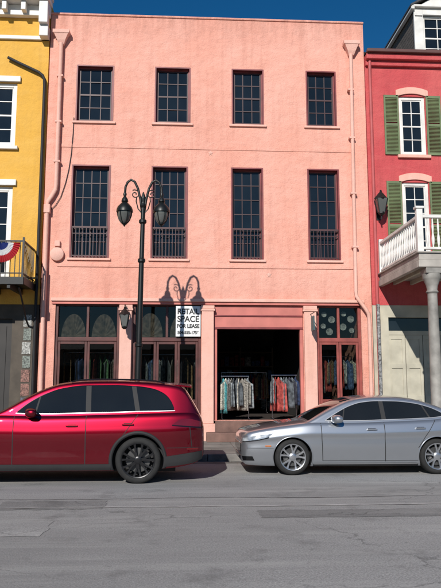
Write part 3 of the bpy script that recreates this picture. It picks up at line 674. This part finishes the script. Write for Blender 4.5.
# ================================================================= CARS
def herm(pts):
    xs=[p[0] for p in pts]; ys=[p[1] for p in pts]; n=len(xs)
    d=[(ys[i+1]-ys[i])/(xs[i+1]-xs[i]) for i in range(n-1)]
    m=[d[0]]+[0 if d[i-1]*d[i]<=0 else 2*d[i-1]*d[i]/(d[i-1]+d[i]) for i in range(1,n-1)]+[d[-1]]
    def f(x):
        if x<=xs[0]: return ys[0]
        if x>=xs[-1]: return ys[-1]
        i=0
        while x>xs[i+1]: i+=1
        h=xs[i+1]-xs[i]; t=(x-xs[i])/h
        return (2*t**3-3*t*t+1)*ys[i]+(t**3-2*t*t+t)*h*m[i]+(-2*t**3+3*t*t)*ys[i+1]+(t**3-t*t)*h*m[i+1]
    return f
def build_car(name,X0,ynear,S):
    r=root(name); HW=S['hw']; yc=ynear+HW; Ln=S['len']
    ztop=herm(S['top']); zbot=herm(S['bot']); wf=herm(S['w'])
    G=herm(S['g'])
    def W(p): return (X0+p[0],yc-p[1],p[2])
    def by(x,z):
        zb,zt=zbot(x),ztop(x); t=(z-zb)/(zt-zb); return HW*wf(x)*G(t)
    xs=sorted(set([0,.015,.04,.08,.13]+[round(v,3) for v in np.linspace(.2,Ln-.2,74)]+[Ln-.13,Ln-.08,Ln-.04,Ln-.015,Ln]))
    taus=[0,.03,.08,.15,.25,.35,.45,.55,.62,.67,.70,.73,.76,.79,.83,.88,.92,.96,.985,1.0]
    V=[];F=[];ring=None
    for x in xs:
        zb,zt,w=zbot(x),ztop(x),HW*wf(x); h=[(0,zb),(.5*w,zb),(.85*w*G(0),zb)]
        for t in taus: h.append((w*G(t),zb+t*(zt-zb)))
        e=w*G(1)
        for q,c in ((.93,.010),(.8,.02),(.6,.03),(.3,.038)): h.append((e*q,zt+c*S.get('crown',1)))
        h.append((0,zt+.04*S.get('crown',1)))
        full=h+[(-a,b) for a,b in h[-2:0:-1]]; ring=len(full)
        for a,b in full: V.append(W((x,a,b)))
    for i in range(len(xs)-1):
        for k in range(ring): F.append((i*ring+k,i*ring+(k+1)%ring,(i+1)*ring+(k+1)%ring,(i+1)*ring+k))
    F.append(tuple(range(ring))); F.append(tuple(range((len(xs)-1)*ring,len(xs)*ring)))
    body=mesh('body',V,F,S['paint'],r,recalc=True)
    for wx in S['axles']:
        for s in (1,-1):
            bpy.ops.mesh.primitive_cylinder_add(vertices=56,radius=S['arch'],depth=.5,location=(X0+wx,yc-s*(HW+.25-.30),S['wr']),rotation=(math.pi/2,0,0))
            c=bpy.context.object; c.data.materials.append(MBLK)
            m=body.modifiers.new('arch','BOOLEAN'); m.operation='DIFFERENCE'; m.object=c; m.solver='EXACT'; m.material_mode='TRANSFER'
            bpy.context.view_layer.objects.active=body
            bpy.ops.object.modifier_apply(modifier=m.name)
            bpy.data.objects.remove(c)
    bm=bmesh.new(); bm.from_mesh(body.data); sharp(bm,32); bm.to_mesh(body.data); bm.free()
    zr=herm(S['roof']); k=S['tumble']; gx0,gx1=S['roof'][0][0],S['roof'][-1][0]
    def wb(x): return HW*wf(x)*G(1)*.992
    def gy(x,z): return wb(x)-k*(z-ztop(x))-.06*max(0,z-ztop(x))**2
    gx=sorted(set([round(v,3) for v in np.linspace(gx0,gx1,72)]))
    V=[];F=[];MI=[]
    for x in gx:
        zb=ztop(x)-.03; z=max(zr(x),ztop(x)+.02); c=min(.085,(z-zb)*.6); h=[]
        for t in (0,.2,.4,.6,.8,1): zz=zb+(z-c-zb)*t; h.append((gy(x,zz),zz))
        e=gy(x,z-c)
        h+=[(e-.012,z-c*.55),(e-.035,z-c*.25),(e-.075,z-c*.05),(e-.12,z+.004)]
        for q,cr in ((.75,.016),(.5,.026),(.25,.031)): h.append(((e-.12)*q,z+cr))
        h.append((0,z+.033)); full=h+[(-a,b) for a,b in h[-2::-1]]; ring=len(full)
        for a,b in full: V.append(W((x,a,b)))
    for i in range(len(gx)-1):
        xm=(gx[i]+gx[i+1])/2
        gl= S['ws'][0]<xm<S['ws'][1] or S['rw'][0]<xm<S['rw'][1]
        for kk in range(ring-1):
            F.append((i*ring+kk,i*ring+kk+1,(i+1)*ring+kk+1,(i+1)*ring+kk))
            top= 9<=kk<ring-10
            MI.append(1 if (gl and top) else 0)
    F.append(tuple(range(ring))); F.append(tuple(range((len(gx)-1)*ring,len(gx)*ring))); MI+=[0,0]
    gh=mesh('roof_and_pillars',V,F,[S['paint'],CGLASS],r)
    for i,p in enumerate(gh.data.polygons): p.material_index=MI[i]
    bm=bmesh.new(); bm.from_mesh(gh.data); bmesh.ops.recalc_face_normals(bm,faces=bm.faces); sharp(bm,38); bm.to_mesh(gh.data); bm.free()
    def panel(tag,A,B,top,bot,surf,off,mat,nx=30,nz=6,side=(1,-1)):
        for s in side:
            V=[];F=[]
            for j in range(nz+1):
                t=j/nz
                for i in range(nx+1):
                    u=i/nx; xb=A[0]+(A[1]-A[0])*u; xt=B[0]+(B[1]-B[0])*u
                    zb,zt=bot(xb),top(xt); x=xb+(xt-xb)*t; z=zb+(zt-zb)*t
                    p=W((x,s*(surf(x,z)+off),z)); V.append(p)
            for j in range(nz):
                for i in range(nx):
                    a=j*(nx+1)+i; f=(a,a+1,a+nx+2,a+nx+1); F.append(f if s>0 else f[::-1])
            mesh(tag+('' if s>0 else '_far'),V,F,mat,r,smooth=True)
    dt=herm(S['dlo']); db=lambda x: ztop(x)+S.get('dlob',.045)
    x0,x1=S['dlo'][0][0],S['dlo'][-1][0]
    panel('side_glass',(x0,x1),(x0,x1),lambda x:max(dt(x),db(x)+.002),db,gy,.004,CGLASS,60,6)
    panel('belt_moulding',(x0-.02,x1+.02),(x0-.02,x1+.02),db,lambda x:db(x)-.014,gy,.009,S['belt'],60,1)
    panel('roof_moulding',(x0,x1),(x0,x1),lambda x:max(dt(x),db(x))+.013,lambda x:max(dt(x),db(x)),gy,.007,S['topm'],60,1)
    for i,(pa,pb2,w) in enumerate(S['pillars']):
        panel('pillar_%d'%i,(pa,pa+w),(pb2,pb2+w),lambda x:dt(x),db,gy,.007,MBLK,2,6)
    for i,(pa,pb2,za,zb2) in enumerate(S['seams']):
        panel('door_seam_%d'%i,(pa,pa+.014),(pb2,pb2+.014),lambda x,z=zb2:(ztop(x)-.012 if z is None else z),lambda x,z=za:z,by,.0025,MBLK,1,18)
    for i,(a,b,za,zb2) in enumerate(S.get('hseams',[])):
        panel('sill_seam_%d'%i,(a,b),(a,b),lambda x,z=zb2:z,lambda x,z=za:z,by,.0025,MBLK,30,1)
    for (tag,a,b,zl,zh,m,of) in S['panels']:
        f1=herm(zl) if isinstance(zl,list) else (lambda x,z=zl:z); f2=herm(zh) if isinstance(zh,list) else (lambda x,z=zh:z)
        panel(tag,a,b,f2,f1,by,of,m,24,5)
    for wi,wx in enumerate(S['axles']):
        for s in (1,-1):
            V=[];F=[];n=48
            for q in range(n+1):
                th=math.pi*(-.12+1.24*q/n)
                for rr,of in ((S['arch']-.004,-.03),(S['arch']-.004,.008),(S['arch']+S['lipw'],.006),(S['arch']+S['lipw'],-.02)):
                    x=wx+rr*math.cos(th); z=S['wr']+rr*math.sin(th)
                    z=max(z,zbot(x)+.005)
                    V.append(W((x,s*(by(x,z)+of),z)))
            for q in range(n):
                for j in range(3): F.append((4*q+j,4*q+j+1,4*(q+1)+j+1,4*(q+1)+j))
            mesh('arch_lip_%d%s'%(wi,'n' if s>0 else 'f'),V,F,S['lip'],r,smooth=True)
    R=S['wr']; rim=S['rim']
    for wi,wx in enumerate(S['axles']):
        for s in (1,-1):
            cy=yc-s*(HW-.035)
            c=(X0+wx,cy,R)
            hh=lambda v: s*v
            tag='wheel_%d%s'%(wi,'n' if s>0 else 'f')
            revolve(tag+'_tyre',[(rim-.004,hh(.23)),(R-.03,hh(.235)),(R-.008,hh(.20)),(R-.001,hh(.15)),(R-.001,hh(.07)),(R-.010,hh(.03)),(R-.035,hh(.004)),(rim+.03,hh(-.002)),(rim+.006,hh(.008)),(rim-.004,hh(.014))],c,RUBBER,r,n=56,axis='Y',ang=45,caps=False)
            revolve(tag+'_rim',[(rim-.002,hh(.012)),(rim+.008,hh(.006)),(rim+.003,hh(.0)),(rim-.010,hh(.004)),(rim-.016,hh(.02)),(rim-.03,hh(.12)),(rim-.03,hh(.2))],c,S['rimm'],r,n=56,axis='Y',ang=45,caps=False)
            revolve(tag+'_brake',[(.03,hh(.10)),(rim*.72,hh(.10)),(rim*.72,hh(.12))],c,BRAKE,r,n=32,axis='Y')
            revolve(tag+'_barrel',[(.02,hh(.17)),(rim-.02,hh(.17)),(rim-.02,hh(.2))],c,MBLK,r,n=32,axis='Y')
            revolve(tag+'_hub',[(.075,hh(.06)),(.07,hh(.02)),(.055,hh(.012)),(.03,hh(.008)),(.001,hh(.008))],c,S['spm'],r,n=24,axis='Y',caps=False)
            V=[];F=[]
            for kk in range(S['nsp']):
                base=2*math.pi*kk/S['nsp']+.2
                for dq in S['split']:
                    b=len(V)
                    for rr,wd,yy,dd,aa in ((.04,.022,.018,.05,0),(rim*.5,.014,.022,.045,dq*.6),(rim*.8,.015,.016,.035,dq*.95),(rim-.008,.021,.010,.03,dq*1.05)):
                        a=base+aa; ca,sa=math.cos(a),math.sin(a)
                        for (w_,y_) in ((-wd,yy),(wd,yy),(wd,yy+dd),(-wd,yy+dd)):
                            V.append((c[0]+rr*ca-w_*sa,c[1]+hh(y_),c[2]+rr*sa+w_*ca))
                    for j in range(3):
                        for q in range(4): F.append((b+4*j+q,b+4*(j+1)+q,b+4*(j+1)+(q+1)%4,b+4*j+(q+1)%4))
                    F+=[(b,b+1,b+2,b+3),(b+12,b+13,b+14,b+15)]
            mesh(tag+'_spokes',V,F,S['spm'],r,recalc=True)
    for s in (1,-1):
        mx,mz=S['mirror']; yb_=gy(mx,mz)
        bm=bmesh.new(); bmesh.ops.create_uvsphere(bm,u_segments=24,v_segments=14,radius=1)
        for v in bm.verts:
            v.co.x=(abs(v.co.x)**.7)*math.copysign(1,v.co.x)*.10+ .03*v.co.y; v.co.z=(abs(v.co.z)**.75)*math.copysign(1,v.co.z)*.078; v.co.y*=.12
            v.co=Vector(W((mx,s*(yb_+.15),mz+.03)))+Vector((v.co.x,v.co.y*-s,v.co.z))
        me=bpy.data.meshes.new('mirror'); bm.to_mesh(me); bm.free()
        for p in me.polygons: p.use_smooth=True
        link('mirror_housing'+('' if s>0 else '_far'),me,S['mirm'],r)
        tube('mirror_stalk'+('' if s>0 else '_far'),[W((mx,s*(yb_-.01),mz-.06)),W((mx,s*(yb_+.10),mz-.03))],.022,GBLK,r,8)
    for i,(hx,hz) in enumerate(S['handles']):
        for s in (1,-1):
            y=by(hx,hz); q='' if s>0 else 'f'
            p=W((hx,s*(y+.018),hz)); boxes('door_handle_%d%s'%(i,q),[(p[0]-.1,p[0]+.1,p[1]-.012,p[1]+.012,p[2]-.014,p[2]+.014)],S.get('hm',S['paint']),r,.009)
            p=W((hx,s*(y-.005),hz)); boxes('handle_recess_%d%s'%(i,q),[(p[0]-.075,p[0]+.075,p[1]-.012,p[1]+.012,p[2]-.03,p[2]+.022)],MBLK,r,.009)
    boxes('underbody',[(X0+.5,X0+Ln-.5,yc-HW*.6,yc+HW*.6,.17,S['bot'][2][1]+.05)],MBLK,r)
    return r,W,by,gy,ztop,yc

gprof=[(0,.94),(.06,.962),(.15,.970),(.30,.976),(.48,.990),(.62,1.0),(.70,.999),(.77,.988),(.86,.972),(.94,.952),(1.0,.905)]
SUV=dict(hw=.99,len=5.10,paint=REDP,
 top=[(0,.84),(.05,.95),(.15,1.02),(.4,1.09),(.9,1.135),(1.6,1.165),(2.2,1.15),(3.2,1.165),(4.2,1.19),(4.8,1.20),(5.0,1.17),(5.06,1.08),(5.10,.94)],
 bot=[(0,.36),(.1,.27),(.5,.235),(1.5,.225),(3.5,.225),(4.5,.26),(4.95,.34),(5.1,.46)],
 w=[(0,.76),(.05,.84),(.15,.905),(.4,.955),(.8,.985),(1.4,1.0),(3.8,1.0),(4.5,.98),(4.85,.94),(5.0,.89),(5.07,.83),(5.1,.75)],
 g=gprof,
 roof=[(1.45,1.165),(1.75,1.33),(2.0,1.475),(2.3,1.62),(2.6,1.71),(3.0,1.75),(3.5,1.757),(4.0,1.742),(4.4,1.708),(4.66,1.665),(4.76,1.60),(4.86,1.45),(4.94,1.31),(5.01,1.19)],
 tumble=.26,ws=(1.48,2.5),rw=(4.74,4.98),
 axles=(.84,3.96),arch=.445,wr=.395,rim=.29,lipw=.055,lip=MBLK,rimm=SBLK,spm=SBLK,nsp=7,split=(-.2,.2),
 dlo=[(1.86,1.215),(2.05,1.37),(2.3,1.51),(2.6,1.615),(3.0,1.665),(3.5,1.67),(3.95,1.648),(4.2,1.605),(4.38,1.53),(4.50,1.42),(4.57,1.28)],
 belt=SATIN,topm=GBLK,pillars=[(3.04,3.02,.09),(3.90,3.82,.08),(2.16,2.22,.03)],
 seams=[(1.82,1.82,.33,None),(3.05,3.05,.31,None),(3.50,3.94,.55,None),(4.88,4.84,.62,.98)],
 hseams=[(1.82,3.5,.325,.335),(4.45,5.05,.60,.608)],
 panels=[('lower_cladding',(1.31,3.49),(1.31,3.49),[(0,.232),(5,.232)],.34,MBLK,.008),
   ('rear_cladding',(4.42,5.07),(4.42,5.07),[(4.3,.27),(4.9,.34),(5.1,.42)],[(4.3,.44),(5.1,.55)],MBLK,.008),
   ('front_cladding',(.05,.38),(.05,.38),[(0,.33),(.5,.26)],.36,MBLK,.008),
   ('tail_lamp',(4.54,5.085),(4.66,5.08),[(4.5,1.00),(5.1,.955)],[(4.5,1.04),(4.8,1.10),(5.1,1.03)],RLENS,.008),
   ('tail_lamp_edge',(4.54,5.085),(4.54,5.085),[(4.5,.985),(5.1,.935)],[(4.5,1.00),(5.1,.955)],GBLK,.008),
   ('head_lamp',(.06,.5),(.05,.42),.84,[(0,.88),(.5,.95)],HLENS,.008),
   ('rear_reflector',(4.80,5.0),(4.80,5.0),.57,.60,RLENS,.011)],
 mirror=(2.13,1.18),mirm=REDP,handles=[(2.82,.985),(3.78,1.005)])
suv,W,by,gy,zt,yc=build_car('red_suv_car',-4.74,-6.8,SUV)
for s in (1,-1):
    tube('roof_rail_%s'%('n' if s>0 else 'f'),[W((x,s*(gy(x,z-.04)-.055),z+.03)) for x,z in ((2.75,1.71),(2.9,1.74),(3.3,1.755),(3.9,1.746),(4.25,1.722),(4.4,1.68))],.014,GBLK,suv,8)
V=[];F=[]
for (x,z,t) in ((4.48,1.70,.02),(4.68,1.69,.03),(4.88,1.665,.02)):
    for y,dz in ((-.68,-.02),(-.3,.01),(0,.02),(.3,.01),(.68,-.02)): V+=[W((x,y,z+dz+t/2)),W((x,y,z+dz-t/2))]
for i in range(2):
    for k in range(4):
        a=i*10+k*2; F+=[(a,a+2,a+12,a+10),(a+1,a+11,a+13,a+3)]
for k in range(4): a=20+k*2; F.append((a,a+2,a+3,a+1))
for a in (0,8):
    for i in range(2): F.append((a+i*10,a+i*10+1,a+i*10+11,a+i*10+10))
mesh('spoiler',V,F,REDP,suv,recalc=True)
p=W((5.1,0,.78)); boxes('rear_plate',[(p[0]+.002,p[0]+.012,p[1]-.16,p[1]+.16,p[2]-.08,p[2]+.08)],SIGNW,suv,.003)

gprof2=[(0,.92),(.06,.955),(.15,.965),(.35,.985),(.50,.995),(.62,.984),(.68,.988),(.74,1.0),(.79,.992),(.90,.962),(.96,.94),(1.0,.90)]
SED=dict(hw=.93,len=4.82,paint=SILP,
 top=[(0,.66),(.03,.72),(.10,.775),(.4,.845),(.9,.92),(1.4,.97),(2.0,.965),(3.0,.99),(3.7,1.02),(4.1,1.07),(4.6,1.09),(4.76,1.07),(4.82,.98)],
 bot=[(0,.26),(.1,.19),(.5,.175),(1.5,.165),(3.5,.165),(4.4,.22),(4.7,.30),(4.82,.42)],
 w=[(0,.74),(.04,.82),(.12,.885),(.35,.94),(.8,.98),(1.4,1.0),(3.6,1.0),(4.3,.97),(4.6,.92),(4.76,.85),(4.82,.76)],
 g=gprof2,
 roof=[(1.25,.975),(1.5,1.11),(1.8,1.26),(2.1,1.38),(2.35,1.43),(2.65,1.45),(3.0,1.445),(3.35,1.41),(3.7,1.32),(4.0,1.21),(4.3,1.095)],
 tumble=.36,ws=(1.28,2.15),rw=(3.4,4.25),
 axles=(.96,3.74),arch=.372,wr=.335,rim=.24,lipw=.012,lip=SILP,rimm=ALLOY,spm=ALLOY,nsp=5,split=(-.25,.25),
 dlo=[(1.62,1.02),(1.85,1.155),(2.1,1.275),(2.35,1.345),(2.65,1.37),(3.0,1.365),(3.35,1.33),(3.65,1.255),(3.9,1.14),(3.98,1.085)],
 belt=SATIN,topm=SATIN,pillars=[(2.70,2.68,.085),(3.62,3.50,.035),(1.93,1.98,.025)],
 seams=[(1.52,1.50,.27,None),(2.72,2.72,.25,None),(3.36,3.72,.5,None)],
 hseams=[(1.52,3.36,.262,.271),(.10,.60,.50,.506)],
 panels=[('sill_chrome',(1.36,3.34),(1.36,3.34),.20,.218,SATIN,.012),
   ('sill_shadow_gap',(1.34,3.36),(1.34,3.36),.166,.20,MBLK,.006),
   ('head_lamp',(.02,.50),(.03,.60),[(0,.62),(.3,.66),(.62,.735)],[(0,.68),(.3,.735),(.62,.78)],HLENS,.010),
   ('head_lamp_shadow',(.02,.50),(.03,.52),[(0,.605),(.3,.643),(.62,.715)],[(0,.62),(.3,.66),(.62,.735)],GBLK,.009),
   ('side_marker',(.44,.55),(.44,.55),.535,.555,AMBER,.012),
   ('lower_intake',(.03,.24),(.01,.20),.27,.35,GBLK,.008),
   ('tail_lamp',(4.3,4.81),(4.4,4.80),.85,.98,RLENS,.008)],
 mirror=(1.80,1.01),mirm=SILP,handles=[(2.48,.845),(3.42,.865)])
sed,W,by,gy,zt,yc=build_car('silver_sedan_car',1.10,-5.9,SED)
p=W((0,0,.5))
boxes('grille',[(p[0]-.012,p[0]+.01,p[1]-.62,p[1]+.62,.42,.58)],GBLK,sed,.005)
boxes('grille_bar',[(p[0]-.02,p[0]-.008,p[1]-.55,p[1]+.55,.585,.61)],SATIN,sed,.004)
boxes('lower_grille',[(p[0]-.008,p[0]+.01,p[1]-.55,p[1]+.55,.28,.35)],GBLK,sed,.004)

# ================================================================= ACROSS THE STREET
mk=root('unseen_market_building')  # unseen low building, added so the cars and window glass reflect something
ops=[(-28+i*3.6,-28+i*3.6+2.4,.2,3.2) for i in range(16)]
wall('arcade_wall',-30,30,0,4.4,ops,-32,-31.6,CREAM,mk)
boxes('market_back',[(-30,30,-38,-37.8,0,4.4)],CREAM,mk); mesh('market_roof',[(-30.5,-31,4.41),(30.5,-31,4.41),(30.5,-35,5.6),(-30.5,-35,5.6),(-30.5,-39,4.41),(30.5,-39,4.41)],[(0,1,2,3),(3,2,5,4)],ROOFM,mk)
sheet('pavement',-60,60,-31.5,-26,.01,SIDEWALK)

# ================================================================= LIGHT, WORLD, CAMERA
sd=Vector((.95,3.0,-1.80)).normalized()
sun=bpy.data.lights.new('sun','SUN'); sun.energy=4.75; sun.angle=math.radians(.5); sun.color=(1,.96,.90)
so=bpy.data.objects.new('sun',sun); COL.objects.link(so); so.rotation_euler=sd.to_track_quat('-Z','Y').to_euler(); so.location=(-10,-20,20)
w=bpy.data.worlds.new('World'); scene.world=w; w.use_nodes=True
nt=w.node_tree; bg=nt.nodes['Background']; sk=nt.nodes.new('ShaderNodeTexSky'); sk.sky_type='NISHITA'; sk.sun_disc=False
el=math.asin(-sd.z); sk.sun_elevation=el; sk.sun_rotation=math.atan2(-sd.x,-sd.y)
sk.altitude=300; sk.air_density=1.15; sk.dust_density=0.0; sk.ozone_density=5.0
hsv=nt.nodes.new('ShaderNodeHueSaturation'); hsv.inputs['Saturation'].default_value=1.3
nt.links.new(sk.outputs[0],hsv.inputs['Color']); nt.links.new(hsv.outputs[0],bg.inputs[0]); bg.inputs[1].default_value=.068
cam=bpy.data.cameras.new('camera'); co=bpy.data.objects.new('camera',cam); COL.objects.link(co)
cam.sensor_fit='VERTICAL'; cam.sensor_height=36; cam.sensor_width=27; cam.lens=650/588*36; cam.clip_end=2000; cam.clip_start=.1
co.location=(0,-18.3,1.7); co.rotation_euler=(math.radians(90)+math.atan(90/650),0,math.radians(-3.2))
scene.camera=co
scene.view_settings.view_transform='Standard'; scene.view_settings.look='None'; scene.view_settings.exposure=0
